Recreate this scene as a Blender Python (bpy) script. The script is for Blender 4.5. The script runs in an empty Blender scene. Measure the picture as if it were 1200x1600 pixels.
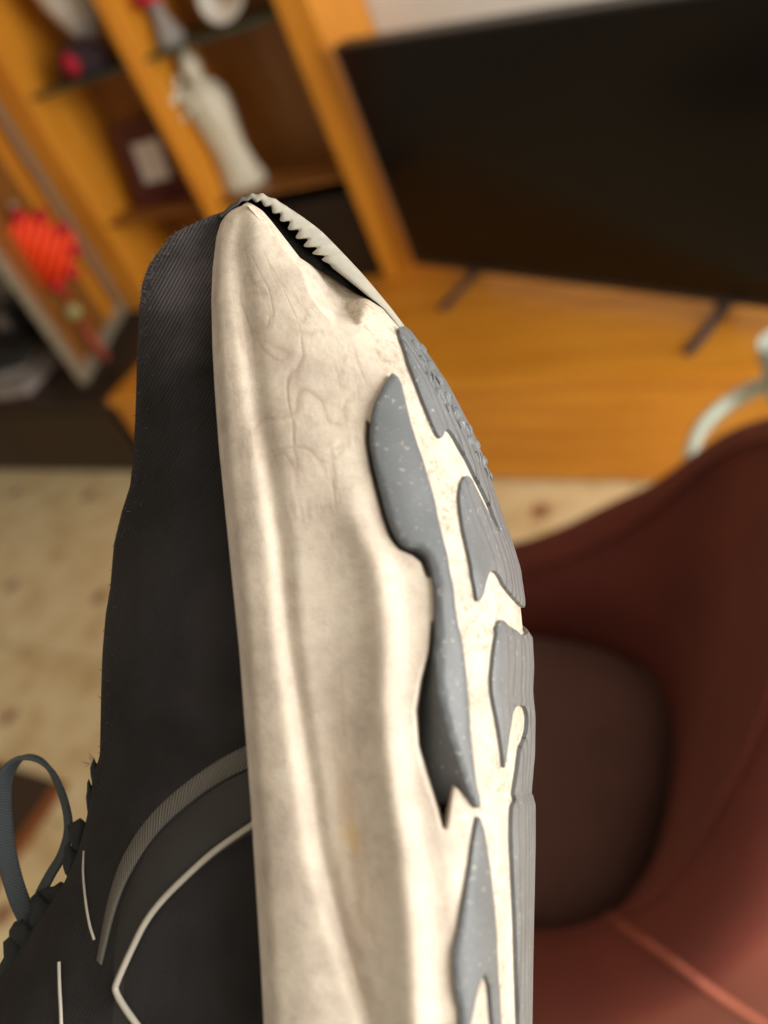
import bpy, bmesh, math, random
import numpy as np
from mathutils import Vector, Matrix
from mathutils.geometry import delaunay_2d_cdt

random.seed(7)
rng = np.random.default_rng(7)
scn = bpy.context.scene
COL = scn.collection

# ------------------------------------------------------------------ camera
FPX = 1350.0                                   # focal length in pixels of the 1200x1600 frame
CAM = np.array([0.0, 0.0, 1.5])
_g = np.array([.576, 1.143, 1.0]); _g /= np.linalg.norm(_g)
_e1 = np.cross(_g, [0, 0, 1.]); _e1 /= np.linalg.norm(_e1); _e2 = np.cross(_g, _e1)
_d = math.cos(.735) * _e1 + math.sin(.735) * _e2
if _d[0] < 0: _d = -_d
ROT = np.array([_d, np.cross(-_g, _d), -_g])   # camera axes (right, down, forward) -> world
cd = bpy.data.cameras.new('camera')
cam = bpy.data.objects.new('camera', cd); COL.objects.link(cam)
cd.sensor_fit = 'VERTICAL'; cd.sensor_height = 8.13; cd.sensor_width = 6.1
cd.lens = 8.13 * FPX / 1600
cd.clip_start = .01
cd.dof.use_dof = True; cd.dof.focus_distance = .181; cd.dof.aperture_fstop = 1.85
_r, _u, _b = ROT @ [1, 0, 0], ROT @ [0, -1, 0], ROT @ [0, 0, -1]
cam.matrix_world = Matrix(((_r[0], _u[0], _b[0], CAM[0]), (_r[1], _u[1], _b[1], CAM[1]), (_r[2], _u[2], _b[2], CAM[2]), (0, 0, 0, 1)))
scn.camera = cam

# ------------------------------------------------------------------ world and light
W = bpy.data.worlds.new('world'); scn.world = W; W.use_nodes = True
bg = W.node_tree.nodes['Background']; bg.inputs[0].default_value = (.75, .87, 1, 1); bg.inputs[1].default_value = .8

def area(name, loc, target, sx, sy, power, col):
    l = bpy.data.lights.new(name, 'AREA'); l.shape = 'RECTANGLE'; l.size = sx; l.size_y = sy; l.energy = power; l.color = col
    o = bpy.data.objects.new(name, l); COL.objects.link(o); o.location = loc
    o.rotation_euler = (Vector(target) - Vector(loc)).to_track_quat('-Z', 'Z').to_euler()
    return o
area('daylight_side_window', (2.34, .3, 1.55), (0, .3, 1.55), 2.1, 1.5, 122, (1, .95, .87))
area('rear_fill_light', (-1.0, -2.34, 1.55), (-1.0, 0, 1.5), 1.6, 1.3, 5, (.95, .97, 1))  # weak fill lamp added behind the camera

vs = scn.view_settings
vs.view_transform = 'Standard'; vs.look = 'None'; vs.exposure = .2; vs.gamma = 1; vs.use_curve_mapping = False

# ------------------------------------------------------------------ helpers
def ray(x, y): return ROT @ np.array([(x - 600) / FPX, (y - 800) / FPX, 1.0])
def at(x, y, D): return CAM + D * ray(x, y)
def pick(x, y, ax, v):
    r = ray(x, y); return CAM + (v - CAM[ax]) / r[ax] * r
def camp(X, Y, D): return CAM + ROT @ np.array([X, Y, D])

def empty(name, loc, label, cat, group=None):
    o = bpy.data.objects.new(name, None); COL.objects.link(o); o.location = loc; o.empty_display_size = .05
    tag(o, label, cat, group); return o
def tag(o, label=None, cat=None, group=None, kind=None):
    if label: o['label'] = label
    if cat: o['category'] = cat
    if group: o['group'] = group
    if kind: o['kind'] = kind
    return o
def origin(p):
    v = Vector((0, 0, 0))
    while p is not None: v += Vector(p.location); p = p.parent
    return v
def mesh(name, verts, faces, mat, parent=None, smooth=False, uv=None, loc=None):
    """verts in world space; the object keeps a clean local origin"""
    if loc is None: loc = origin(parent) if parent else Vector(np.mean(np.array(verts), axis=0))
    loc = Vector(loc)
    me = bpy.data.meshes.new(name)
    me.from_pydata([tuple(Vector(v) - loc) for v in verts], [], faces); me.update()
    if uv is not None:
        l = me.uv_layers.new(name='UVMap')
        for lp in me.loops: l.data[lp.index].uv = uv[lp.vertex_index]
    if smooth: me.polygons.foreach_set('use_smooth', [True] * len(me.polygons))
    bm = bmesh.new(); bm.from_mesh(me); bmesh.ops.recalc_face_normals(bm, faces=bm.faces); bm.to_mesh(me); bm.free()
    me.materials.append(mat)
    o = bpy.data.objects.new(name, me); COL.objects.link(o)
    if parent: o.parent = parent; o.location = loc - origin(parent)
    else: o.location = loc
    return o
def from_bm(name, bm, mat, parent=None, smooth=False):
    me = bpy.data.meshes.new(name); bm.normal_update()
    vs_ = [v.co.copy() for v in bm.verts]; bm.verts.index_update()
    fs = [[v.index for v in f.verts] for f in bm.faces]; bm.free(); bpy.data.meshes.remove(me)
    return mesh(name, vs_, fs, mat, parent, smooth)
def add_box(bm, lo, hi, bev=0, M=None):
    lo, hi = Vector(lo), Vector(hi)
    r = bmesh.ops.create_cube(bm, size=1)
    c = (lo + hi) / 2; s = hi - lo
    for v in r['verts']: v.co = Vector((v.co.x * s.x + c.x, v.co.y * s.y + c.y, v.co.z * s.z + c.z))
    vv = r['verts']
    if bev:
        ed = list({e for v in vv for e in v.link_edges})
        q = bmesh.ops.bevel(bm, geom=ed, offset=bev, segments=2, affect='EDGES', profile=.6)
        vv = list({v for v in q['verts']} | {v for v in vv if v.is_valid})
    if M is not None:
        for v in vv: v.co = M @ v.co
def box(name, lo, hi, mat, parent=None, bev=.004, M=None):
    bm = bmesh.new(); add_box(bm, lo, hi, bev, M); return from_bm(name, bm, mat, parent)
def lathe(name, prof, centre, mat, parent=None, n=28, M=None, wob=None):
    vs_, fs = [], []
    for r, z in prof:
        for k in range(n):
            a = 2 * math.pi * k / n; rr = r * (1 + (wob(a, z) if wob else 0))
            p = Vector((rr * math.cos(a), rr * math.sin(a), z))
            if M is not None: p = M @ p
            vs_.append(p + Vector(centre))
    m = len(prof)
    for i in range(m - 1):
        for k in range(n): fs.append((i * n + k, i * n + (k + 1) % n, (i + 1) * n + (k + 1) % n, (i + 1) * n + k))
    fs.append(tuple(range(n))); fs.append(tuple(range((m - 1) * n, m * n)))
    return mesh(name, vs_, fs, mat, parent, True)
def grid_faces(nr, nc, wrap=False):
    fs = []
    for i in range(nr - 1):
        for j in range(nc if wrap else nc - 1):
            k = (j + 1) % nc
            fs.append((i * nc + j, i * nc + k, (i + 1) * nc + k, (i + 1) * nc + j))
    return fs
def catmull(pts, n):
    P = np.array(pts, float); P = np.vstack([2 * P[0] - P[1], P, 2 * P[-1] - P[-2]])
    m = len(P) - 3; out = []
    for t in np.linspace(0, m - 1e-9, n):
        i = int(t); s = t - i; a, b, c, d = P[i:i + 4]
        out.append(.5 * (2 * b + (c - a) * s + (2 * a - 5 * b + 4 * c - d) * s * s + (3 * b - a - 3 * c + d) * s ** 3))
    return np.array(out)
def tube(name, pts, rad, mat, parent=None, n=8, flat=None, closed=False):
    """sweep; flat=(half width, half thickness, function giving the width direction)"""
    P = np.array(pts, float); vs_ = []
    for i, p in enumerate(P):
        t = P[min(i + 1, len(P) - 1)] - P[max(i - 1, 0)]; t /= np.linalg.norm(t)
        if flat: w = np.array(flat[2](i / (len(P) - 1)), float)
        else: w = np.array([0, 0, 1.]) if abs(t[2]) < .9 else np.array([1., 0, 0])
        w = w - t * (w @ t); w /= np.linalg.norm(w); b = np.cross(t, w)
        for k in range(n):
            a = 2 * math.pi * k / n; ca, sa = math.cos(a), math.sin(a)
            if flat:
                ca = math.copysign(abs(ca) ** .4, ca); sa = math.copysign(abs(sa) ** .8, sa)
                vs_.append(p + w * ca * flat[0] + b * sa * flat[1])
            else:
                r = rad(i / (len(P) - 1)) if callable(rad) else rad
                vs_.append(p + (w * ca + b * sa) * r)
    fs = grid_faces(len(P), n, True)
    fs.append(tuple(range(n))); fs.append(tuple(range((len(P) - 1) * n, len(P) * n)))
    return mesh(name, vs_, fs, mat, parent, True)

# ------------------------------------------------------------------ materials
class NT:
    def __init__(s, name):
        s.m = bpy.data.materials.new(name); s.m.use_nodes = True; s.t = s.m.node_tree; s.b = s.t.nodes['Principled BSDF']
    def n(s, typ, **kw):
        nd = s.t.nodes.new('ShaderNode' + typ)
        for k, v in kw.items():
            if k.startswith('_'): setattr(nd, k[1:], v)
            else: nd.inputs[k.replace('__', ' ')].default_value = v
        return nd
    def l(s, a, b): s.t.links.new(a, b)
    def coord(s, kind='Object', scale=(1, 1, 1), rot=(0, 0, 0), loc=(0, 0, 0)):
        c = s.n('TexCoord'); mp = s.n('Mapping'); mp.inputs['Scale'].default_value = scale; mp.inputs['Rotation'].default_value = rot; mp.inputs['Location'].default_value = loc
        s.l(c.outputs[kind], mp.inputs[0]); return mp.outputs[0]
    def ramp(s, fac, stops):
        r = s.n('ValToRGB'); e = r.color_ramp.elements
        while len(e) > 1: e.remove(e[-1])
        e[0].position = stops[0][0]; e[0].color = (*stops[0][1], 1)
        for p, c in stops[1:]:
            k = e.new(p); k.color = (*c, 1)
        s.l(fac, r.inputs[0]); return r.outputs[0]
    def mix(s, fac, a, b, mode='MIX'):
        m = s.n('Mix', _data_type='RGBA', _blend_type=mode)
        for v, i in ((fac, 0), (a, 6), (b, 7)):
            if hasattr(v, 'is_linked') or hasattr(v, 'links'): s.l(v, m.inputs[i])
            else: m.inputs[i].default_value = v if i == 0 else (*v, 1)
        return m.outputs[2]
    def noise(s, vec, scale, detail=4, rough=.55):
        x = s.n('TexNoise', Scale=scale, Detail=detail, Roughness=rough)
        if vec is not None: s.l(vec, x.inputs['Vector'])
        return x.outputs[0]
    def math(s, op, a, b=None, clamp=False):
        m = s.n('Math', _operation=op, _use_clamp=clamp)
        for i, v in enumerate((a, b)):
            if v is None: continue
            if isinstance(v, (int, float)): m.inputs[i].default_value = v
            else: s.l(v, m.inputs[i])
        return m.outputs[0]
    def bump(s, h, strength, dist, prev=None):
        b = s.n('Bump', Strength=strength, Distance=dist); s.l(h, b.inputs['Height'])
        if prev is not None: s.l(prev, b.inputs['Normal'])
        s.l(b.outputs[0], s.b.inputs['Normal']); return b.outputs[0]
    def done(s, color=None, rough=None, **kw):
        if color is not None:
            if isinstance(color, tuple): s.b.inputs['Base Color'].default_value = (*color, 1)
            else: s.l(color, s.b.inputs['Base Color'])
        if rough is not None:
            if isinstance(rough, (int, float)): s.b.inputs['Roughness'].default_value = rough
            else: s.l(rough, s.b.inputs['Roughness'])
        for k, v in kw.items(): s.b.inputs[k.replace('__', ' ')].default_value = v
        return s.m
def plain(name, c, rough=.6, var=.12, scale=30, **kw):
    t = NT(name); v = t.coord()
    n = t.noise(v, scale)
    col = t.ramp(n, [(.3, tuple(x * (1 - var) for x in c)), (.7, tuple(min(1, x * (1 + var)) for x in c))])
    return t.done(col, rough, **kw)
def wood(name, a, b, axis, rough=.38):
    t = NT(name); sc = [14, 14, 14]; sc[axis] = 1.1
    v = t.coord('Object', tuple(sc))
    n = t.noise(v, 2.2, 6, .6); n2 = t.noise(t.coord('Object', tuple(x * 6 for x in sc)), 2, 3)
    f = t.math('ADD', t.math('MULTIPLY', n, .75), t.math('MULTIPLY', n2, .25))
    col = t.ramp(f, [(.32, a), (.68, b)])
    t.bump(n2, .1, .002)
    return t.done(col, rough)

WA, WB = (.55, .20, .012), (.78, .335, .036)
M_woodX = wood('honey_oak_along', WA, WB, 0)
M_woodZ = wood('honey_oak_upright', WA, WB, 2)
M_woodY = wood('honey_oak_depth', WA, WB, 1)
M_back = wood('oak_back_panel', (.22, .085, .018), (.33, .135, .03), 2)
M_dark = wood('wenge', (.014, .006, .003), (.03, .012, .005), 0)
M_wall = plain('wall_paint', (.72, .70, .66), .9, .03, 4)
M_ceil = plain('ceiling_paint', (.62, .60, .56), .9, .02, 4)
M_tvblack = plain('tv_plastic', (.012, .012, .013), .4, .1, 40)
M_taupe = plain('taupe_metal', (.30, .25, .18), .45, .08, 20)
M_glass = NT('shelf_glass').done((.75, .9, .84), .03, Transmission__Weight=.92, IOR=1.2, Alpha=1)

# ------------------------------------------------------------------ the room
YF, YP, YW, ZB = 1.556, 2.10, 2.38, .345       # bench front, hutch front, wall, bench top
X0, X1, Y0, ZC = -3.6, 2.4, -2.4, 2.6
def struct(name, lo, hi, m):
    o = box(name, lo, hi, m, None, 0); o['kind'] = 'structure'; return o
struct('wall_back', (X0 - .1, YW, 0), (X1 + .1, YW + .1, ZC), M_wall)
M_tan = plain('tan_wall_tone', (.40, .34, .27), .9, .06, 8)  # unseen walls toned tan to cut the bounced fill
struct('wall_left', (X0 - .1, Y0, 0), (X0, YW, ZC), M_tan)
def wall_with_hole(name, axis, c0, c1, a0, a1, h0, h1, z0, z1):
    bm = bmesh.new()
    for (p, q, r, s) in ((a0, h0, 0, ZC), (h1, a1, 0, ZC), (h0, h1, 0, z0), (h0, h1, z1, ZC)):
        lo, hi = ((c0, p, r), (c1, q, s)) if axis == 0 else ((p, c0, r), (q, c1, s))
        add_box(bm, lo, hi)
    o = from_bm(name, bm, M_tan); o['kind'] = 'structure'; return o
wall_with_hole('wall_right', 0, X1, X1 + .1, Y0, YW, -.8, 1.4, .78, 2.32)
wall_with_hole('wall_front', 1, Y0 - .1, Y0, X0 - .1, X1 + .1, -1.85, -.15, .88, 2.22)
struct('ceiling', (X0 - .1, Y0 - .1, ZC), (X1 + .1, YW + .1, ZC + .1), M_ceil)
M_white = plain('white_paint', (.8, .8, .78), .5, .03, 10)
def window(name, axis, c, a0, a1, z0, z1):
    def bx(p, q, r, s, d=.03):
        return ((c, p, r), (c + d, q, s)) if axis == 0 else ((p, c - d, r), (q, c, s))
    root = bpy.data.objects.new(name, None); COL.objects.link(root); root['kind'] = 'structure'
    root.location = (c, (a0 + a1) / 2, z0) if axis == 0 else ((a0 + a1) / 2, c, z0)
    am = (a0 + a1) / 2
    for p, q, r, s in ((a0, a0 + .05, z0, z1), (a1 - .05, a1, z0, z1), (a0 + .05, a1 - .05, z0, z0 + .05), (a0 + .05, a1 - .05, z1 - .05, z1), (am - .025, am + .025, z0 + .05, z1 - .05)):
        box('window_frame', *bx(p, q, r, s, .05), M_white, root, .003)
    for p, q in ((a0 + .05, am - .025), (am + .025, a1 - .05)):
        lo, hi = bx(p, q, z0 + .05, z1 - .05, .006); box('pane', lo, hi, M_glass, root, 0)
window('window_1', 0, X1 + .02, -.8, 1.4, .78, 2.32)
window('window_2', 1, Y0 - .02, -1.85, -.15, .88, 2.22)  # unseen opening around the rear fill lamp

# tiled floor: every tile is a piece with a recessed joint and a small printed brown flower
t = NT('glazed_cream_tile'); v = t.coord('Object')
info = t.n('ObjectInfo')
wv = t.n('VectorMath', _operation='ADD'); cm = t.n('CombineXYZ')
t.l(t.math('MULTIPLY', info.outputs['Random'], 37.0), cm.inputs[0]); t.l(v, wv.inputs[0]); t.l(cm.outputs[0], wv.inputs[1])
n1 = t.noise(wv.outputs[0], 9, 5); n2 = t.noise(wv.outputs[0], 26, 4, .7)
base = t.ramp(n1, [(.30, (.60, .43, .21)), (.48, (.80, .64, .37)), (.72, (.88, .77, .52))])
base = t.mix(t.ramp(n2, [(.60, (0, 0, 0)), (.74, (.55,) * 3)]), base, (.40, .22, .11))
ln = t.n('VectorMath', _operation='LENGTH'); t.l(v, ln.inputs[0])
fl = t.math('ADD', ln.outputs['Value'], t.math('MULTIPLY', t.noise(wv.outputs[0], 45, 3), .045))
base = t.mix(t.ramp(fl, [(.038, (.9,) * 3), (.058, (0, 0, 0))]), base, (.26, .085, .04))
M_tile = t.done(base, .30)
M_grout = plain('grout', (.30, .24, .16), .9, .1, 60)
floor = struct('floor', (X0 - .1, Y0 - .1, -.1), (X1 + .1, YW + .1, -.003), M_grout)
TP = .4325; tile_me = None
for i in range(-7, 8):
    for j in range(-7, 6):
        cx, cy = -.826 + TP * i, 1.017 + TP * (j - 1)
        if not (X0 + .1 < cx < X1 - .1 and Y0 + .1 < cy < 1.75): continue
        if tile_me is None:
            o = box('floor_tile', (-TP / 2 + .002, -TP / 2 + .002, -.004), (TP / 2 - .002, TP / 2 - .002, 0), M_tile, None, .0012)
            tile_me = o.data; dz = o.location.z
        else:
            o = bpy.data.objects.new('floor_tile', tile_me); COL.objects.link(o)
        o.location = Vector((cx, cy, dz)) - Vector(floor.location); o.parent = floor

# ------------------------------------------------------------------ television bench
XL = pick(165, 620, 1, YF)[0]
bench = empty('television_bench', (-.2, (YF + YW) / 2, 0), 'long low honey oak bench under the television', 'bench')
box('top', (XL, YF - .01, ZB - .03), (1.9, YW - .005, ZB), M_woodX, bench, .006)
box('carcass', (XL + .01, YF + .02, .05), (1.88, YW - .01, ZB - .03), M_woodX, bench, 0)
box('plinth', (XL + .03, YF + .03, 0), (1.86, YW - .03, .05), M_dark, bench, 0)
xs = np.linspace(XL + .01, 1.88, 5)
for k in range(4):
    box('drawer_front', (xs[k] + .0015, YF, .012), (xs[k + 1] - .0015, YF + .02, ZB - .034), M_woodX, bench, .002)
dk = empty('low_cabinet', (-3.0, 1.95, 0), 'very dark brown low cabinet left of the oak bench', 'cabinet')
box('body', (X0 + .02, YF + .02, .0), (XL - .01, YW - .01, ZB - .05), M_dark, dk, .004)
box('top', (X0 + .02, YF, ZB - .05), (XL - .006, YW - .01, ZB - .02), M_dark, dk, .004)
for k in range(2):
    w = (XL - .02 - X0 - .04) / 2; x = X0 + .03 + k * w
    box('door', (x, YF + .005, .03), (x + w - .006, YF + .02, ZB - .06), M_dark, dk, .003)

# ------------------------------------------------------------------ display hutch on the bench
KX = YP / 1.245
XA, XC0, XC1, XE0, XE1 = -1.193 * KX, -.86 * KX, -.80 * KX, -1.545 * KX, -1.472 * KX
ZT = 2.2
hutch = empty('display_hutch', (-1.95, 2.24, ZB), 'tall open oak display hutch with glass shelves left of the television', 'display cabinet')
box('side_panel', (XC0, YP, ZB), (XC1, YW - .005, ZT), M_woodZ, hutch, .006)
box('side_panel', (XE0, YP, ZB), (XE1, YW - .005, ZT), M_woodZ, hutch, .006)
box('divider', (XA, YP, ZB), (XA + .055, YW - .02, ZT), M_woodZ, hutch, .006)
box('divider_moulding', (XA + .010, YP - .012, ZB), (XA + .035, YP, ZT), M_woodZ, hutch, .004)
box('back_panel', (XE1, YW - .02, ZB), (XC0, YW - .006, ZT), M_back, hutch, 0)
box('cornice', (XE0 - .03, YP - .03, ZT), (XC1 + .03, YW - .005, ZT + .06), M_woodX, hutch, .008)
ZS1 = pick(252, 85, 1, YP)[2]; ZS2 = pick(390, 290, 1, YP + .10)[2]
M_shelf = NT('green_glass_shelf').done((.10, .17, .12), .08, Transmission__Weight=.55, IOR=1.3)
for (a, b) in ((XE1, XA), (XA + .055, XC0)):
    for z in (ZS1, ZS2):
        box('shelf', (a + .002, YP + .02, z - .010), (b - .002, YW - .022, z), M_shelf if z == ZS1 else M_back, hutch, .001)

# things on the shelves
M_ivory = plain('ivory_glaze', (.66, .62, .50), .4, .12, 40)
M_porc = plain('white_porcelain', (.78, .77, .72), .3, .05, 20)
fx = pick(385, 285, 1, YP + .11)
fig = empty('figurine', (fx[0], YP + .11, ZS2), 'ivory robed figurine with flowers standing in the right bay', 'figurine')
H = .43
prof = [(.062, 0), (.066, .02), (.058, .05), (.050, .12), (.055, .18), (.062, .24), (.060, .28), (.042, .32), (.020, .335), (.018, .345)]
prof = [(r, z * H / .43) for r, z in prof]
lathe('robe', prof, fig.location, M_ivory, fig, 28, None, lambda a, z: .09 * math.sin(7 * a + 12 * z) + .12 * math.cos(2 * a))
lathe('head', [(.004, .33), (.022, .34), (.030, .365), (.028, .39), (.016, .41), (.012, .425), (.004, .43)], fig.location, M_ivory, fig, 20)
bm = bmesh.new()
for k in range(16):
    r = bmesh.ops.create_icosphere(bm, subdivisions=1, radius=.013 + .008 * random.random())
    o_ = Vector((-.055 + .05 * random.uniform(-1, 1), -.03 + .03 * random.uniform(-1, 1), .31 + .06 * random.uniform(-1, 1)))
    bmesh.ops.translate(bm, verts=r['verts'], vec=o_ + Vector(fig.location))
from_bm('flower_spray', bm, M_ivory, fig, True)
px = pick(225, 262, 1, YP + .10)
pf = empty('picture_frame', (px[0], YP + .10, ZS2), 'dark red picture frame with pale picture in the left bay', 'picture frame')
Mf = Matrix.Translation(Vector((px[0], YP + .12, ZS2))) @ Matrix.Rotation(math.radians(-12), 4, 'X')
M_maroon = plain('maroon_lacquer', (.075, .014, .014), .4, .15, 20)
for lo, hi in (((-.13, -.01, 0), (.13, .012, .07)), ((-.13, -.01, .20), (.13, .012, .27)), ((-.13, -.01, .07), (-.065, .012, .20)), ((.065, -.01, .07), (.13, .012, .20))):
    box('frame_rail', lo, hi, M_maroon, pf, .004, Mf)
box('picture', (-.067, -.002, .068), (.067, .008, .202), M_porc, pf, 0, Mf)
bx_ = pick(150, 128, 1, YP + .08)
bag = empty('gift_pouch', (bx_[0], YP + .072, ZS1), 'dark plum pouch with red rosette on left glass shelf', 'pouch')
M_plum = plain('plum_cloth', (.035, .018, .026), .8, .3, 60)
M_red = plain('red_cloth', (.45, .008, .03), .7, .2, 60)
lathe('body', [(.10, 0), (.115, .02), (.11, .05), (.085, .08), (.05, .095), (.02, .10)], bag.location, M_plum, bag, 20, Matrix.Diagonal((1, .38, 1, 1)), lambda a, z: .08 * math.sin(9 * a))
lathe('rosette', [(.004, 0), (.030, .005), (.034, .015), (.02, .022), (.004, .024)], bag.location + Vector((.005, -.044, .05)), M_red, bag, 16, Matrix.Rotation(math.radians(90), 4, 'X'), lambda a, z: .15 * math.sin(8 * a))
vx = pick(147, 65, 1, YP + .155)
lathe_v = lathe('vase', [(.028, 0), (.03, .012), (.022, .03), (.028, .07), (.055, .12), (.085, .19), (.098, .27), (.095, .36), (.07, .43), (.06, .47), (.075, .49)], (vx[0], YP + .155, ZS1), M_porc, None, 28)
tag(lathe_v, 'tall white porcelain vase tapering to its foot on left glass shelf', 'vase')
bx_ = pick(370, 38, 1, YP + .10)
bowl = empty('bowl', (bx_[0], YP + .10, ZS1), 'white porcelain bowl with painted warm highlight on right glass shelf', 'bowl')
Mb = Matrix.Rotation(math.radians(62), 4, 'X')
lathe('bowl_body', [(.03, -.03), (.05, -.025), (.085, 0), (.088, .006), (.08, .004), (.045, -.018), (.01, -.02)], bowl.location + Vector((0, 0, .085)), M_porc, bowl, 28, Mb)
lathe('highlight_disc', [(.004, -.018), (.03, -.016), (.03, -.013), (.004, -.012)], bowl.location + Vector((0, 0, .085)), plain('gold_highlight', (.7, .42, .12), .3, .1, 20, Metallic=.6), bowl, 20, Mb)  # gold disc stands in for a warm highlight on the porcelain
bx_ = pick(265, 55, 1, YP + .10)
fl_ = empty('flower_doll', (bx_[0], YP + .10, ZS1), 'small white doll with crimson hat on right glass shelf', 'doll')
lathe('dress', [(.045, 0), (.04, .02), (.03, .05), (.018, .08), (.022, .1), (.012, .12)], fl_.location, plain('grey_cloth', (.3, .27, .25), .8, .2, 50), fl_, 18)
lathe('hat', [(.004, .165), (.035, .155), (.055, .13), (.05, .115), (.02, .11)], fl_.location, M_red, fl_, 18)
bx_ = pick(445, 330, 1, YP + .12)
M_blk = plain('black_lacquer', (.012, .010, .009), .35, .2, 30)
bb = empty('lacquer_box', (bx_[0], YP + .14, ZB), 'black lacquer chest at the foot of the right bay', 'chest')
box('body', (XA + .08, YP + .03, ZB), (XC0 - .02, YW - .03, ZB + .24), M_blk, bb, .01)
box('lid', (XA + .075, YP + .025, ZB + .24), (XC0 - .015, YW - .028, ZB + .28), M_blk, bb, .01)

# ------------------------------------------------------------------ side door, red knot, books, at far left
zD = .36
hinge = np.array([XE0 - .01, YP - .01, 0]); free = pick(133, 600, 2, zD)
dirv = free[:2] - hinge[:2]; Ld = float(np.linalg.norm(dirv)); ang = math.atan2(dirv[1], dirv[0])
Md = Matrix.Translation((hinge[0], hinge[1], 0)) @ Matrix.Rotation(ang, 4, 'Z')
door = empty('cupboard_door', (hinge[0], hinge[1], zD), 'oak cupboard door standing open with taupe edging at far left', 'door')
box('panel', (.02, -.01, zD + .02), (Ld - .02, .01, 2.1), M_back, door, .002, Md)
for lo, hi in (((0, -.013, zD), (.03, .013, 2.1)), ((Ld - .03, -.013, zD), (Ld, .013, 2.1)), ((.03, -.013, zD), (Ld - .03, .013, zD + .05))):
    box('edging', lo, hi, M_taupe, door, .002, Md)
box('stile', (.20 * Ld, -.02, zD + .05), (.32 * Ld, .02, 2.1), M_woodZ, door, .003, Md)
# knot
def on_door(x, y):
    n = Vector((-math.sin(ang), math.cos(ang), 0)); p0 = Vector((hinge[0], hinge[1], 0)); r = Vector(ray(x, y)); c = Vector(CAM)
    k = (p0 - c).dot(n) / r.dot(n); return c + r * (k * .968)
k0, k1, k2, k3 = on_door(20, 320), on_door(62, 392), on_door(115, 487), on_door(165, 560)
knot = empty('knot_ornament', k1, 'bright orange red knotted cord ornament hanging at far left', 'ornament')
M_knot = plain('orange_red_cord', (1.0, .06, .006), .6, .12, 80)
M_crim = plain('crimson_cord', (.50, .008, .02), .7, .2, 60)
M_jade = plain('jade', (.32, .30, .12), .35, .15, 40)
vr = (k2 - k0).normalized(); hx = Vector(ROT @ [1, 0, 0]); hx = (hx - vr * hx.dot(vr)).normalized(); nz = vr.cross(hx)
bm = bmesh.new(); s = .105
for k in range(-3, 4):
    for sgn in (1, -1):
        c0 = k1 + (vr + hx * sgn) * (k * s / 5.2) ; dv = (vr - hx * sgn).normalized()
        p, q = c0 - dv * s * (1 - .05 * abs(k)), c0 + dv * s * (1 - .05 * abs(k))
        mid = (p + q) / 2; rt = (q - p).to_track_quat('Z', 'Y').to_matrix().to_4x4()
        r = bmesh.ops.create_cone(bm, cap_ends=True, segments=8, radius1=.013, radius2=.013, depth=(q - p).length)
        for v_ in r['verts']: v_.co = Matrix.Translation(mid + nz * .008 * sgn) @ rt @ v_.co
from_bm('woven_knot', bm, M_knot, knot, True)
bm = bmesh.new()
for k in range(10):
    a = 2 * math.pi * k / 10; c0 = k1 + (vr * math.cos(a) + hx * math.sin(a)) * s * 1.12
    r = bmesh.ops.create_icosphere(bm, subdivisions=1, radius=.026); bmesh.ops.translate(bm, verts=r['verts'], vec=c0 + nz * .012)
from_bm('loop_border', bm, M_crim, knot, True)
lathe('hanging_peg', [(.004, -.012), (.012, -.008), (.014, 0), (.012, .008), (.004, .012)], k0, M_taupe, knot, 12)
tube('cord', [k0, k1], .005, M_crim, knot); tube('cord', [k1, k3], .004, M_crim, knot)
lathe('bead', [(.004, -.03), (.022, -.02), (.03, 0), (.022, .02), (.004, .03)], k2, M_jade, knot, 14)
tube('tassel', [k2 + (k3 - k2) * .25, k3], lambda u: .008 + .014 * u, plain('faded_tassel', (.35, .07, .035), .8, .2, 60), knot, 10)
# printed matter lying on the dark cabinet
zc = ZB - .02
p = pick(45, 600, 2, zc); M_mag = plain('grey_paper', (.33, .29, .27), .7, .15, 40)
mg = empty('magazine_stack', (p[0], p[1], zc), 'grey white magazine with red spine on the dark cabinet', 'magazine')
Mm = Matrix.Translation(p) @ Matrix.Rotation(.1, 4, 'Z')
box('pages', (-.22, -.10, .012), (.10, .10, .05), M_mag, mg, .002, Mm); box('cover', (-.225, -.105, 0), (.105, .105, .012), M_maroon, mg, .001, Mm)
box('cover', (-.225, -.105, .05), (.105, .105, .056), M_mag, mg, .001, Mm)
bk = empty('book', (p[0] - .05, p[1] + .02, zc + .056), 'dark slate book lying on the grey magazine', 'book')
Mm2 = Matrix.Translation(Vector(p) + Vector((-.06, .02, .056))) @ Matrix.Rotation(.3, 4, 'Z')
M_slate = plain('slate_cover', (.025, .03, .035), .5, .2, 40)
box('cover', (-.12, -.08, 0), (.12, .08, .008), M_slate, bk, .001, Mm2); box('pages', (-.115, -.075, .008), (.115, .075, .035), M_mag, bk, 0, Mm2); box('cover', (-.12, -.08, .035), (.12, .08, .043), M_slate, bk, .001, Mm2)
p = pick(20, 500, 1, 2.0)
fo = empty('box_file', (p[0], 2.05, zc), 'upright dark grey box file at the left edge', 'file')
box('case', (p[0] - .12, 1.98, zc), (p[0] + .03, 2.2, p[2] + .05), M_slate, fo, .004); box('spine_label', (p[0] - .09, 1.977, zc + .08), (p[0], 1.98, zc + .16), M_mag, fo, 0)

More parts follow.
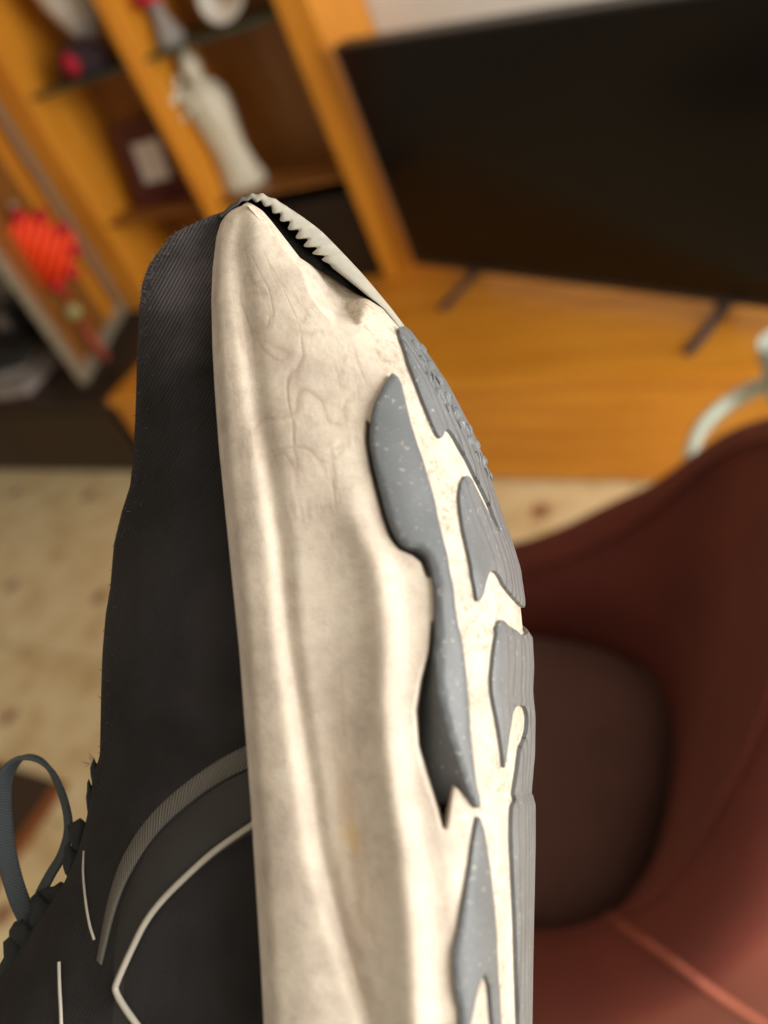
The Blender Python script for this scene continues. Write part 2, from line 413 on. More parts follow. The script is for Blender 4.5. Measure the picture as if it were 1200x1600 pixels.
# ------------------------------------------------------------------ television
tl = pick(649, 413, 2, ZB + .06); tr = pick(1200, 483, 2, ZB + .06)
tv_dir = Vector(tr - tl); tv_dir.z = 0; tv_dir.normalize(); TA = math.atan2(tv_dir.y, tv_dir.x)
top = None
for z in np.linspace(.8, 1.6, 801):            # the top left corner stands plumb above the lower one
    P = np.array([tl[0], tl[1], z]); c = ROT.T @ (P - CAM); yy = 800 + FPX * c[1] / c[2]
    if top is None or abs(yy - 73) < top[0]: top = (abs(yy - 73), z)
TH = top[1] - (ZB + .06); TWD = TH * 1.95
Mt = Matrix.Translation((tl[0], tl[1], ZB + .06)) @ Matrix.Rotation(TA, 4, 'Z')
tv = empty('television', (tl[0], tl[1], ZB), 'large flat black television standing on the oak bench', 'television')
t = NT('screen'); M_screen = t.done((.004, .004, .0045), .2, IOR=1.4)
box('housing', (0, .012, 0), (TWD, .05, TH), M_tvblack, tv, .004, Mt)
box('screen', (.008, 0, .016), (TWD - .008, .012, TH - .008), M_screen, tv, .001, Mt)
M_bez = plain('bezel', (.03, .03, .032), .35, .1, 30)
for lo, hi in (((0, -.002, 0), (TWD, .012, .016)), ((0, -.002, TH - .008), (TWD, .012, TH)), ((0, -.002, .016), (.008, .012, TH - .008)), ((TWD - .008, -.002, .016), (TWD, .012, TH - .008))):
    box('bezel', lo, hi, M_bez, tv, .001, Mt)
M_foot = plain('slate_metal', (.035, .035, .05), .45, .1, 30)
for (x0, y0, x1, y1) in ((690, 487, 748, 425), (1075, 556, 1138, 480)):
    a = Vector(pick(x0, y0, 2, ZB)); b = Vector(pick(x1, y1, 2, ZB)); dv = (b - a).normalized(); b = b + dv * .06
    bm = bmesh.new(); L = (b - a).length; Mx = Matrix.Translation(a) @ Matrix.Rotation(math.atan2(dv.y, dv.x), 4, 'Z')
    add_box(bm, (0, -.010, 0), (L, .010, .012), .003, Mx); add_box(bm, (L - .10, -.009, .012), (L - .05, .009, .07), .003, Mx)
    from_bm('foot', bm, M_foot, tv)

# ------------------------------------------------------------------ armchair
t = NT('terracotta_velvet'); v = t.coord('Object')
n1 = t.noise(v, 7, 3); n2 = t.noise(v, 900, 2)
col = t.ramp(n1, [(.3, (.10, .0135, .0065)), (.7, (.14, .020, .0095))])
t.bump(n2, .25, .0015)
M_velvet = t.done(col, .75, Sheen__Weight=.05, Sheen__Roughness=.4, Sheen__Tint=(.9, .40, .30, 1))
t = NT('terracotta_seat_velvet'); v = t.coord('Object')
col = t.ramp(t.noise(v, 7, 3), [(.3, (.085, .036, .030)), (.7, (.115, .048, .040))]); t.bump(t.noise(v, 900, 2), .25, .0015)
M_seat = t.done(col, .8, Sheen__Weight=.3, Sheen__Roughness=.4, Sheen__Tint=(.8, .65, .6, 1))
chair = empty('armchair', (-.5, .55, 0), 'terracotta velvet tub armchair behind the shoe at right', 'armchair')
ST = [  # inner foot x,y / inner rim x,y,z
    (-.88, .780, -.88, .795, .50), (-.62, .780, -.62, .795, .52), (-.47, .775, -.45, .80, .585), (-.36, .745, -.33, .815, .655),
    (-.295, .670, -.20, .78, .81), (-.272, .570, -.11, .66, .93), (-.270, .470, -.085, .50, .95), (-.285, .390, -.12, .36, .86),
    (-.335, .325, -.22, .27, .73), (-.47, .300, -.42, .25, .63), (-.88, .30, -.88, .26, .55)]
st = catmull(ST, 90); TH_ = .085; vs_, fs = [], []
for i, (bx0, by0, tx, ty, tz) in enumerate(st):
    a = st[max(i - 1, 0)]; b = st[min(i + 1, 89)]; tg = np.array([b[2] - a[2], b[3] - a[3]]); tg /= np.linalg.norm(tg)
    nr = np.array([-tg[1], tg[0]])                # outward of the U
    ring = [(bx0 - nr[0] * .03, by0 - nr[1] * .03, .30), (bx0, by0, .40)]
    for u in (.25, .5, .75): ring.append((bx0 + (tx - bx0) * u - nr[0] * .012 * math.sin(math.pi * u), by0 + (ty - by0) * u - nr[1] * .012 * math.sin(math.pi * u), .40 + (tz - .02 - .40) * u))
    for k in range(7):
        ph = math.pi * k / 6; c = (1 - math.cos(ph)) / 2
        ring.append((tx + nr[0] * TH_ * c, ty + nr[1] * TH_ * c, tz - .035 + .035 * math.sin(ph)))
    ring += [(tx + nr[0] * TH_ * .95, ty + nr[1] * TH_ * .95, (tz + .1) * .5), (bx0 + nr[0] * .10, by0 + nr[1] * .10, .10), (bx0 - nr[0] * .02, by0 - nr[1] * .02, .10)]
    vs_ += ring
nc = len(ring); fs = grid_faces(90, nc, True) + [tuple(range(nc)), tuple(range(89 * nc, 90 * nc))]
mesh('tub_back', vs_, fs, M_velvet, chair, True)
# seat cushion: rounded slab
pl = []
for k in range(72):
    a = 2 * math.pi * k / 72; ca, sa = math.cos(a), math.sin(a); e = .55
    pl.append((-.575 + .300 * math.copysign(abs(ca) ** e, ca), .538 + .232 * math.copysign(abs(sa) ** e, sa)))
prof = [(.90, .27), (.985, .285), (1, .32), (1, .37), (.985, .405), (.95, .425), (.85, .437), (.6, .445), (.3, .448), (.02, .449)]
vs_ = [(-.575 + (x + .575) * s, .538 + (y - .538) * s, z) for s, z in prof for x, y in pl]
mesh('seat_cushion', vs_, grid_faces(len(prof), 72, True) + [tuple(range(72)), tuple(range(9 * 72, 720))], M_seat, chair, True)
box('seat_base', (-.87, .30, .10), (-.30, .775, .28), M_velvet, chair, .02)
sp = catmull([(*st[i][2:4], st[i][4]) for i in range(90)], 180)
def over_rim(i, c):
    bx0, by0, tx, ty, tz = st[i]; a = st[max(i - 1, 0)]; b = st[min(i + 1, 89)]; tg = np.array([b[2] - a[2], b[3] - a[3]]); tg /= np.linalg.norm(tg); nr = np.array([-tg[1], tg[0]])
    ph = math.acos(1 - 2 * c); return (tx + nr[0] * TH_ * c, ty + nr[1] * TH_ * c, tz - .035 + .035 * math.sin(ph) + .001)
tube('piping', [over_rim(i, .06) for i in range(2, 88)], .004, M_velvet, chair, 8)
from mathutils.bvhtree import BVHTree
tubo = bpy.data.objects['tub_back']
bvh = BVHTree.FromPolygons([v_.co + origin(tubo) for v_ in tubo.data.vertices], [tuple(p_.vertices) for p_ in tubo.data.polygons])
seam = []
for x, y in catmull([(925, 1415), (985, 1455), (1050, 1500), (1110, 1545), (1185, 1595), (1230, 1625)], 60):
    hit = bvh.ray_cast(Vector(CAM), Vector(ray(x, y)).normalized())
    if hit[0] is not None: seam.append(np.array(hit[0] + hit[1] * .0005 * (1 if hit[1].dot(Vector(ray(x, y))) < 0 else -1)))
M_seam = plain('terracotta_seam', (.26, .060, .034), .7, .1, 80)
sm_ = tube('seam', seam, lambda u: .0035 + .0006 * math.sin(u * 180), M_seam, chair, 8)
sm_['label'] = 'lighter raised stitched seam'
M_legw = plain('dark_leg_wood', (.05, .025, .012), .4, .2, 30)
for (x, y) in ((-.82, .36), (-.82, .72), (-.32, .42), (-.32, .66)):
    lathe('leg', [(.012, 0), (.016, .02), (.024, .10)], (x, y, 0), M_legw, chair, 12)

# ------------------------------------------------------------------ round glass side table
tbl = empty('side_table', (-.135, 1.075, 0), 'small round glass side table with pale green rim behind the armchair', 'side table')
M_rim = NT('pale_green_glass_rim').done((.62, .70, .63), .2, Transmission__Weight=.35, IOR=1.3)
M_clear = NT('clear_glass').done((.95, 1, .97), .02, Transmission__Weight=1, IOR=1.15)
lathe('top', [(.165, .538), (.170, .541), (.170, .549), (.165, .552)], tbl.location, M_clear, tbl, 48)
rp = [(.168, .532), (.184, .532), (.190, .538), (.190, .556), (.184, .562), (.168, .562)]
n = 64; vs_ = [(tbl.location.x + r * math.cos(2 * math.pi * k / n), tbl.location.y + r * math.sin(2 * math.pi * k / n), z) for r, z in rp for k in range(n)]
mesh('rim', vs_, grid_faces(6, n, True) + [(k, (k + 1) % n, 5 * n + (k + 1) % n, 5 * n + k) for k in range(n)], M_rim, tbl, True)
lathe('column', [(.016, .02), (.014, .05), (.014, .50), (.04, .53)], tbl.location, M_taupe, tbl, 16)
lathe('foot', [(.13, 0), (.13, .01), (.03, .02), (.016, .03)], tbl.location, M_taupe, tbl, 32)
p = pick(1232, 622, 2, .552)
tag(lathe('tumbler', [(.030, 0), (.034, .05), (.038, .11), (.035, .11), (.031, .05), (.026, .008), (.004, .007)], (p[0], p[1], .553), M_rim, None, 24), 'pale green tumbler standing on the glass side table', 'tumbler')

# ------------------------------------------------------------------ mat on the floor
mat_ = empty('floor_mat', (-2.1, .1, 0), 'dark brown mat with orange border on the tiles at left', 'mat')
t = NT('brown_pile'); M_pile = t.done(t.ramp(t.noise(t.coord(), 300, 2), [(.3, (.040, .022, .012)), (.7, (.07, .04, .022))]), .95)
M_orb = plain('orange_binding', (.30, .10, .025), .8, .15, 80)
box('pile', (-2.5, -.35, .001), (-1.785, .455, .014), M_pile, mat_, .003)
box('binding', (-1.785, -.38, .001), (-1.750, .46, .012), M_orb, mat_, .003)
box('binding', (-2.53, -.38, .001), (-2.5, .46, .012), M_orb, mat_, .003)
box('binding', (-2.5, -.38, .001), (-1.785, -.35, .012), M_orb, mat_, .003)

# ================================================================== THE SHOE
YS = np.arange(296, 2561)
def table(pts, sm=9):
    a = np.array(pts, float); v = np.interp(YS, a[:, 0], a[:, 1])
    if sm > 1:
        k = np.hanning(sm + 2)[1:-1]; k /= k.sum(); v = np.convolve(np.pad(v, sm // 2, mode='edge'), k, 'valid')
    return lambda y: np.interp(y, YS, v)
Jf = table([(321, 380), (324, 369), (330, 358), (338, 350), (350, 344), (370, 338), (420, 332), (470, 330), (550, 332), (620, 336), (700, 342), (780, 350), (860, 358), (940, 366), (1020, 374), (1100, 380), (1180, 386), (1260, 392), (1340, 397), (1420, 402), (1500, 407), (1600, 412), (2000, 430), (2560, 440)], 7)
Gf = table([(318, 372), (390, 363), (480, 372), (560, 385), (640, 394), (700, 408), (850, 430), (1000, 443), (1080, 455), (1230, 478), (1330, 492), (1420, 515), (1520, 545), (1600, 570), (2000, 600), (2560, 600)], 41)
Ef = table([(321, 385), (326, 391), (335, 398), (355, 415), (400, 449), (445, 485), (480, 505), (520, 540), (560, 560), (600, 575), (650, 578), (700, 582), (800, 603), (870, 640), (920, 655), (1000, 660), (1080, 655), (1160, 660), (1250, 672), (1350, 690), (1450, 700), (1600, 708), (2000, 715), (2560, 700)], 21)
Rf = table([(321, 397), (324, 403), (330, 411), (338, 418), (345, 424), (377, 449), (403, 469), (413, 485), (437, 524), (460, 558), (467, 576), (482, 602), (512, 630), (520, 638), (560, 668), (605, 698), (640, 717), (680, 738), (720, 755), (760, 768), (810, 784), (850, 799), (890, 811), (945, 819), (985, 823), (990, 829), (1040, 832), (1080, 830), (1120, 834), (1180, 833), (1235, 828), (1242, 828), (1252, 834), (1320, 834), (1420, 832), (1520, 830), (1600, 829), (1900, 822), (2300, 800), (2560, 740)], 5)
Rm = lambda y: Rf(y) - np.interp(y, [300, 460, 520, 700], [0, 0, 4, 6])
DBf = table([(318, .1795), (330, .1765), (360, .1735), (450, .168), (580, .161), (700, .156), (1000, .1475), (1300, .141), (1600, .137), (2100, .139), (2560, .150)], 61)
DRf = table([(318, .184), (450, .181), (700, .182), (1000, .1825), (1600, .181), (2560, .185)], 61)
def sstep(a, b, x):
    u = np.clip((x - a) / (b - a), 0, 1); return u * u * (3 - 2 * u)
def poly_sdf(px, py, poly):
    """signed distance (px), positive inside"""
    P = np.array(poly, float); Q = np.roll(P, -1, 0); d = np.full(np.shape(px), 1e9); ins = np.zeros(np.shape(px), bool)
    for (ax, ay), (bx, by) in zip(P, Q):
        ex, ey = bx - ax, by - ay; u = np.clip(((px - ax) * ex + (py - ay) * ey) / (ex * ex + ey * ey + 1e-12), 0, 1)
        d = np.minimum(d, np.hypot(px - ax - u * ex, py - ay - u * ey))
        c = (ay > py) != (by > py)
        with np.errstate(divide='ignore', invalid='ignore'): xi = ax + (py - ay) * ex / (ey if ey else 1e-12)
        ins ^= c & (px < xi)
    return np.where(ins, d, -d)
CAV1 = [(678, 975), (673, 1020), (660, 1065), (652, 1110), (655, 1165), (668, 1212), (684, 1258), (694, 1292), (700, 1255), (706, 1222), (720, 1232), (735, 1250), (737, 1225), (722, 1160), (712, 1100), (702, 1030), (694, 985)]
CAV2 = [(474, 398), (500, 408), (535, 432), (570, 462), (560, 480), (552, 500), (525, 496), (496, 462)]
CAV3 = [(574, 660), (573, 690), (580, 733), (590, 772), (599, 806), (609, 836), (623, 857), (645, 866), (660, 878), (668, 900), (678, 896), (662, 862), (640, 852), (625, 842), (612, 815), (600, 770), (588, 720), (582, 670)]
def S(q, y, raw=False):
    """sole surface: q -1..0 side wall (upper edge to lower edge), 0..1 visible underside, 1..2 far underside"""
    q = np.asarray(q, float); y = np.asarray(y, float)
    J, E, R, DB, DR = Jf(y), Ef(y), Rm(y), DBf(y), DRf(y)
    side = np.clip(q, -1, 0); x_side = E + (E - J) * side
    w = (x_side - J) / (E - J)
    D_side = DB + .008 * (1 - w) ** 2.2 - .0008 * np.sin(np.pi * w)
    G = Gf(y)
    D_side = D_side - .0008 * sstep(24, -26, x_side - G) * sstep(.0, .10, w) + .0016 * np.exp(-((x_side - G - 8) / 15.0) ** 2) + .0035 * sstep(.07, 0, w)
    # long hollow down the middle of the wall
    D_side = D_side + .0026 * np.exp(-((w - .50) / .20) ** 2) * sstep(650, 1150, y)
    fade = .0022 * np.exp(-((w - .80) / .10) ** 2) * (1 - sstep(.86, 1, w)) * sstep(700, 900, y); D_side = D_side - fade
    ph = np.clip(q, 0, 1) * np.pi / 2
    x_b = E + (R - E) * np.sin(ph)
    DE = DB
    D_b = DE + (DR - DE) * (1 - np.cos(ph))
    x = np.where(q < 0, x_side, x_b); D = np.where(q < 0, D_side, D_b)
    if not raw:
        s1 = poly_sdf(x, y, CAV1); D = D + .016 * sstep(-5, 9, s1) * (q < .55)
        s3 = poly_sdf(x, y, CAV3); D = D + .0040 * sstep(-4, 4, s3)
        s2 = poly_sdf(x, y, CAV2); D = D + .0130 * sstep(-12, 24, s2)
    X = (x - 600) / FPX * D; Yc = (y - 800) / FPX * D
    v_ = np.clip(q - 1, 0, 1)
    tpr = .12 + .88 * sstep(315, 540, y)
    Df = D + .052 * v_ * tpr; X = X - .007 * v_ ** 2.5 * tpr; Yc = Yc
    return np.stack([X, Yc, Df], -1)
def to_world(P): return CAM + P @ ROT.T
def q_of(x, y):
    J, E, R = Jf(y), Ef(y), Rm(y)
    if x < E: return (x - E) / (E - J)
    return math.asin(min(1, (x - E) / (R - E))) * 2 / math.pi
def Snorm(q, y):
    e = .004; a = S(q + e, y, True) - S(q - e, y, True); b = S(q, y + 2, True) - S(q, y - 2, True)
    n = np.cross(a, b); n /= np.linalg.norm(n, axis=-1, keepdims=True) + 1e-15
    flip = np.sign(np.sum(n * np.array([.55, 0, -.8]), -1, keepdims=True)); return n * np.where(flip == 0, 1, flip)

# --- shoe materials
t = NT('worn_cream_foam'); uvv = t.coord('UV'); v = t.coord('Object')
n1 = t.noise(v, 75, 6, .68); n2 = t.noise(v, 260, 5, .75)
base = t.ramp(n1, [(.30, (.40, .345, .300)), (.5, (.535, .475, .408)), (.70, (.62, .57, .495))])
base = t.mix(t.ramp(n2, [(.50, (0, 0, 0)), (.75, (.5,) * 3)]), base, (.33, .275, .225))
st_n = t.noise(t.coord('UV', (7, 5, 1)), 3, 4)
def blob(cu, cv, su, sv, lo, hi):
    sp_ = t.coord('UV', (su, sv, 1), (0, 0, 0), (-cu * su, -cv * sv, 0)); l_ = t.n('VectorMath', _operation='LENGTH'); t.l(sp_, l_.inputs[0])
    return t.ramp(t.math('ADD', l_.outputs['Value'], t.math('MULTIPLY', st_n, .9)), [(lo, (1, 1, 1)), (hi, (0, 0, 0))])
tan = t.math('MULTIPLY', blob(-.45, 1.32, 4.2, 1.9, .35, 1.35), .75); base = t.mix(tan, base, (.36, .265, .18))  # brown staining, deepened with painted shade along the middle of the wall
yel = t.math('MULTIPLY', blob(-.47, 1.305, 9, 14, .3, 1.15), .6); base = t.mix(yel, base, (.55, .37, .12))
sepx = t.n('SeparateXYZ'); t.l(t.coord('UV'), sepx.inputs[0]); qx = sepx.outputs[0]
grit = t.ramp(t.noise(v, 750, 4, .75), [(.46, (0, 0, 0)), (.62, (1, 1, 1))])
gz = t.ramp(t.noise(v, 130, 4, .6), [(.34, (0, 0, 0)), (.56, (1, 1, 1))])
gm = t.math('MULTIPLY', t.math('MULTIPLY', grit, gz), t.ramp(qx, [(.10, (0, 0, 0)), (.22, (.75,) * 3)]))
base = t.mix(gm, base, (.27, .215, .15))
M_foam = None
def ridge(su, sv, rot, sc, w_):
    n_ = t.noise(t.coord('UV', (su, sv, 1), (0, 0, rot)), sc, 1.6, .5); a_ = t.math('ABSOLUTE', t.math('SUBTRACT', n_, .5))
    return t.ramp(a_, [(0, (0, 0, 0)), (w_ * .4, (.55,) * 3), (w_, (1, 1, 1))])
crease = t.math('MINIMUM', ridge(1.2, 6.0, .45, 1.5, .045), ridge(2.2, 4.0, -.7, 1.3, .035))
cmask = blob(-.45, .60, 1.25, 2.3, .75, 1.45)
cm_ = t.math('SUBTRACT', 1.0, t.math('MULTIPLY', t.math('SUBTRACT', 1.0, crease), cmask))
base = t.mix(t.math('MULTIPLY', t.math('SUBTRACT', 1.0, cm_), .40), base, (.30, .215, .16))
b1 = t.bump(cm_, .17, .0009); b2 = t.bump(n2, .3, .0008, b1); fine = t.noise(v, 1400, 3, .6); t.bump(fine, .25, .00025, b2)
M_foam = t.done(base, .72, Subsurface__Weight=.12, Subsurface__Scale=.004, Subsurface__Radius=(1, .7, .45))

def rubber(name, c, sipes):
    t = NT(name); v = t.coord('Object'); n = t.noise(v, 120, 4); n2 = t.noise(v, 900, 3, .7)
    col = t.ramp(n, [(.3, tuple(x * .86 for x in c)), (.7, tuple(x * 1.1 for x in c))])
    col = t.mix(t.ramp(n2, [(.62, (0, 0, 0)), (.72, (.55,) * 3)]), col, (.52, .49, .42))
    b = t.bump(n2, .3, .0003)
    if sipes:
        w = t.n('TexWave', _wave_type='BANDS', _bands_direction='X', Scale=5.0, Distortion=6, Detail=3); w.inputs['Detail Scale'].default_value = 1.2
        t.l(t.coord('UV', (1.0, .5, 1)), w.inputs['Vector'])
        sx = t.n('SeparateXYZ'); t.l(t.coord('UV'), sx.inputs[0])
        line = t.math('MULTIPLY', t.ramp(w.outputs[1], [(0, (1, 1, 1)), (.10, (0, 0, 0))]), t.ramp(sx.outputs[0], [(.45, (0, 0, 0)), (.70, (1, 1, 1))]))
        t.bump(t.math('SUBTRACT', 1.0, line), .8, .0008, b); col = t.mix(t.math('MULTIPLY', line, .5), col, (.05, .055, .06))
    return t.done(col, .5)
GREY = (.100, .112, .127)
M_rub = rubber('grey_rubber', GREY, False)
M_rubs = rubber('grey_siped_rubber', (.118, .131, .148), True)
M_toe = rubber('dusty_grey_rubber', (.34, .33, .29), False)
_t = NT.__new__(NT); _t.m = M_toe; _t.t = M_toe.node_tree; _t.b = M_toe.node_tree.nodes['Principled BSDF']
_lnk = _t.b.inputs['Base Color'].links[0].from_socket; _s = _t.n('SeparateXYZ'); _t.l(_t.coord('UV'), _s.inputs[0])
_t.l(_t.mix(_t.ramp(_s.outputs[1], [(.09, (0, 0, 0)), (.20, (1, 1, 1))]), (.03, .031, .033), _lnk), _t.b.inputs['Base Color'])  # base colour runs darker towards the left end
t = NT('dark_toe_rand'); M_rand = t.done(t.ramp(t.noise(t.coord(), 400, 3), [(.3, (.012, .013, .014)), (.7, (.026, .027, .029))]), .7)

t = NT('charcoal_knit'); v = t.coord('Object')
w = t.n('TexWave', _wave_type='BANDS', _bands_direction='X', Scale=60, Distortion=.6, Detail=2)
t.l(t.coord('UV', (1, 1, 1), (0, 0, math.radians(-29))), w.inputs['Vector'])
n1 = t.noise(v, 55, 4); n2 = t.noise(v, 1500, 3, .8)
dust = t.ramp(t.noise(v, 40, 4, .6), [(.34, (0, 0, 0)), (.62, (1, 1, 1))])
col = t.ramp(n1, [(.3, (.008, .0075, .0078)), (.7, (.0135, .0122, .0125))])
sepu = t.n('SeparateXYZ'); t.l(t.coord('UV'), sepu.inputs[0])
toed = t.ramp(sepu.outputs[1], [(.43, (1, 1, 1)), (.64, (.12,) * 3)])
twm = t.ramp(sepu.outputs[1], [(.60, (1, 1, 1)), (.85, (.25,) * 3)])
col = t.mix(t.math('MULTIPLY', dust, t.math('MULTIPLY', toed, .95)), col, (.115, .108, .122))
col = t.mix(t.math('MULTIPLY', t.ramp(n2, [(.60, (0, 0, 0)), (.78, (1, 1, 1))]), t.math('MULTIPLY', toed, .35)), col, (.14, .135, .14))
col = t.mix(t.math('MULTIPLY', t.math('SUBTRACT', 1.0, w.outputs[1]), t.math('MULTIPLY', twm, .6)), col, (.004, .004, .0045))
b = t.bump(t.math('MULTIPLY', w.outputs[1], twm), .6, .0004); t.bump(n2, .5, .0004, b)
M_knit = t.done(col, .9, Specular__IOR__Level=.25)
M_over = plain('smooth_charcoal_overlay', (.013, .012, .011), .6, .12, 60)
M_pipe = plain('silver_piping', (.36, .34, .30), .4, .1, 80)
t = NT('ribbed_reflective_tape'); w = t.n('TexWave', _bands_direction='X', Scale=5.5); t.l(t.coord('UV', (1, .35, 1), (0, 0, .6)), w.inputs['Vector'])
t.bump(w.outputs[1], .5, .0004); M_tape = t.done(t.ramp(w.outputs[1], [(.2, (.045, .042, .037)), (.8, (.13, .12, .105))]), .5)
M_black = plain('black_padding', (.009, .011, .012), .85, .4, 200)
t = NT('slate_lace'); w = t.n('TexWave', _bands_direction='DIAGONAL', Scale=900); t.l(t.coord('Object'), w.inputs['Vector']); t.bump(w.outputs[1], .4, .0003)
M_lace = t.done(t.ramp(w.outputs[1], [(0, (.022, .030, .037)), (1, (.045, .058, .070))]), .8)

sc_ = at(560, 1500, .19)
shoe = empty('running_shoe', sc_, 'worn dark running shoe held toe up, cream sole towards the right', 'shoe')

# --- midsole
ys = np.concatenate([np.arange(321, 340, 1.0), np.arange(340, 480, 2.0), np.arange(480, 1620, 4.0), np.arange(1620, 2561, 30.0)])
qs = np.concatenate([np.linspace(-1, -.6, 34)[:-1], np.linspace(-.6, 0, 50)[:-1], np.linspace(0, .9, 70)[:-1], np.linspace(.9, 1.1, 9)[:-1], np.linspace(1.1, 2, 14)])
QQ, YY = np.meshgrid(qs, ys)
PW = S(QQ, YY)
rows = []
for i, y in enumerate(ys):
    far = PW[i, -1]; jx = PW[i, 0]
    tpr = .1 + .9 * float(sstep(315, 540, y)); a = np.array([jx[0] + .012 * tpr, jx[1], far[2] + .012 * tpr]); m1 = (far + a) / 2 + np.array([.003, 0, .008]) * tpr
    inner = jx + np.array([.004, 0, .008]) * tpr
    rows.append(np.vstack([PW[i], m1, a, a + np.array([.003, 0, -.03]) * tpr, inner]))
rows = np.array(rows); nc = rows.shape[1]
vw = to_world(rows.reshape(-1, 3))
uvs = np.zeros((len(ys), nc, 2)); uvs[:, :len(qs), 0] = qs[None]; uvs[:, :, 1] = ys[:, None] / 1000.0; uvs[:, len(qs):, 0] = 2.2
fs = grid_faces(len(ys), nc, True) + [tuple(range(nc)), tuple(range((len(ys) - 1) * nc, len(ys) * nc))]
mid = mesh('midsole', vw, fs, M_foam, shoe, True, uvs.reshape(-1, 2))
mid['label'] = 'thick creased cream foam midsole'

# --- rubber pads of the outsole
QS = 420.0
def pad(name, outline, mat, parent, off=.0012, depth=.0016, step=9.0, tail=(), smooth_it=2, rnd=7.0):
    pts = []
    for x, y in outline: pts.append((q_of(x, y) * QS, float(y)))
    pts += [(q * QS, float(y)) for q, y in tail]
    # resample + soften
    P = np.array(pts); out = []
    for a, b in zip(P, np.roll(P, -1, 0)):
        k = max(1, int(np.hypot(*(b - a)) / (step * .6)))
        for s_ in range(k): out.append(a + (b - a) * s_ / k)
    P = np.array(out)
    for _ in range(smooth_it): P = .5 * P + .25 * (np.roll(P, 1, 0) + np.roll(P, -1, 0))
    lo, hi = P.min(0), P.max(0)
    gx, gy = np.meshgrid(np.arange(lo[0], hi[0], step), np.arange(lo[1], hi[1], step)); gx = gx.ravel() + rng.uniform(-.5, .5, gx.size); gy = gy.ravel()
    d = poly_sdf(gx, gy, P); k = d > step * .45
    V2 = [Vector(p) for p in P] + [Vector(p) for p in zip(gx[k], gy[k])]; nb = len(P)
    vo, _, fo, *_r = delaunay_2d_cdt(V2, [], [list(range(nb))], 1, 1e-4)
    A = np.array([tuple(p) for p in vo]); dd = np.abs(poly_sdf(A[:, 0], A[:, 1], P))
    n = Snorm(A[:, 0] / QS, A[:, 1]); B = S(A[:, 0] / QS, A[:, 1], True)
    h = off * (.70 + .30 * sstep(0, rnd, dd))
    T = B + n * h[:, None]
    # boundary edges of the triangulation
    cnt = {}
    for f in fo:
        for a, b in zip(f, f[1:] + f[:1]): cnt[(a, b)] = cnt.get((a, b), 0) + 1
    be = [(a, b) for (a, b) in cnt if (b, a) not in cnt]
    verts = [p for p in T]; faces = [tuple(f) for f in fo]; idx = {}
    def skirt(i):
        if i not in idx:
            verts.append(T[i]); verts.append(B[i] - n[i] * depth); idx[i] = len(verts) - 2
        return idx[i]
    for a, b in be:
        ia, ib = skirt(a), skirt(b); faces.append((ib, ia, ia + 1, ib + 1))
    uv = [(A[i, 0] / QS, A[i, 1] / 1000) for i in range(len(A))]
    inv = {}
    for i, s0 in idx.items(): inv[s0] = uv[i]; inv[s0 + 1] = uv[i]
    uv += [inv[i] for i in range(len(A), len(verts))]
    return mesh(name, to_world(np.array(verts)), faces, mat, parent, True, uv)

PA = [(608, 587), (620, 600), (628, 631), (637, 669), (650, 709), (662, 747), (675, 794), (687, 850), (696, 894), (704, 946), (712, 990), (719, 1037), (723, 1083), (726, 1142), (732, 1200), (737, 1240), (741, 1266),
      (733, 1256), (725, 1241), (715, 1212), (705, 1177), (694, 1144), (687, 1112), (681, 1083), (678, 1042), (677, 1013), (678, 981), (678, 949), (677, 923), (672, 894), (665, 872), (653, 860), (637, 858), (625, 851), (612, 831), (603, 803), (594, 769), (584, 731), (577, 687), (578, 662), (584, 634), (597, 606)]
PB = [(742, 1272), (750, 1294), (759, 1350), (766, 1412), (770, 1475), (773, 1537), (777, 1600), (780, 1680), (772, 1690), (764, 1600), (759, 1537), (750, 1518), (741, 1544), (730, 1600), (722, 1690), (715, 1640), (716, 1578), (709, 1547), (706, 1516), (706, 1487), (716, 1437), (725, 1381), (734, 1319)]
PC = [(628, 513), (618, 517), (622, 531), (634, 569), (647, 603), (659, 634), (672, 666), (680, 684), (686, 688), (689, 678), (695, 671), (703, 680), (712, 697), (725, 719), (737, 744), (750, 769), (762, 794), (778, 837),
      (771, 828), (750, 789), (738, 764), (730, 748), (723, 744), (716, 756), (713, 778), (716, 803), (720, 831), (727, 862), (734, 903), (741, 943), (748, 935), (754, 911), (759, 895), (766, 891), (775, 900), (783, 917), (798, 935), (808, 946)]
PF = [(819, 991), (809, 994), (798, 987), (783, 972), (777, 967), (773, 975), (770, 996), (766, 1025), (763, 1054), (764, 1083), (769, 1112), (775, 1142), (779, 1171), (782, 1203), (786, 1177), (791, 1142), (795, 1112), (799, 1105), (808, 1102), (815, 1104), (819, 1115), (819, 1136), (816, 1150), (807, 1171), (804, 1200), (801, 1250),
      (795, 1258), (794, 1287), (794, 1319), (797, 1381), (800, 1444), (802, 1506), (805, 1600), (808, 1700)]
padA = pad('outsole_pad', PA, M_rub, shoe, .0020, .012)
padB = pad('outsole_pad', PB, M_rub, shoe, .0012)
padC = pad('outsole_pad', PC, M_rubs, shoe, .0012, tail=[(1.0, 950), (1.6, 950), (1.6, 540), (1.0, 522)])
padF = pad('outsole_pad', PF, M_rubs, shoe, .0012, tail=[(1.0, 1720), (1.6, 1720), (1.6, 986), (1.0, 986)])
# heel rubber, beyond the frame
pad('outsole_pad', [(725, 1760), (722, 2000), (720, 2300), (730, 2440), (760, 2440), (765, 2200), (770, 1900), (770, 1760)], M_rub, shoe, .0012, step=24)
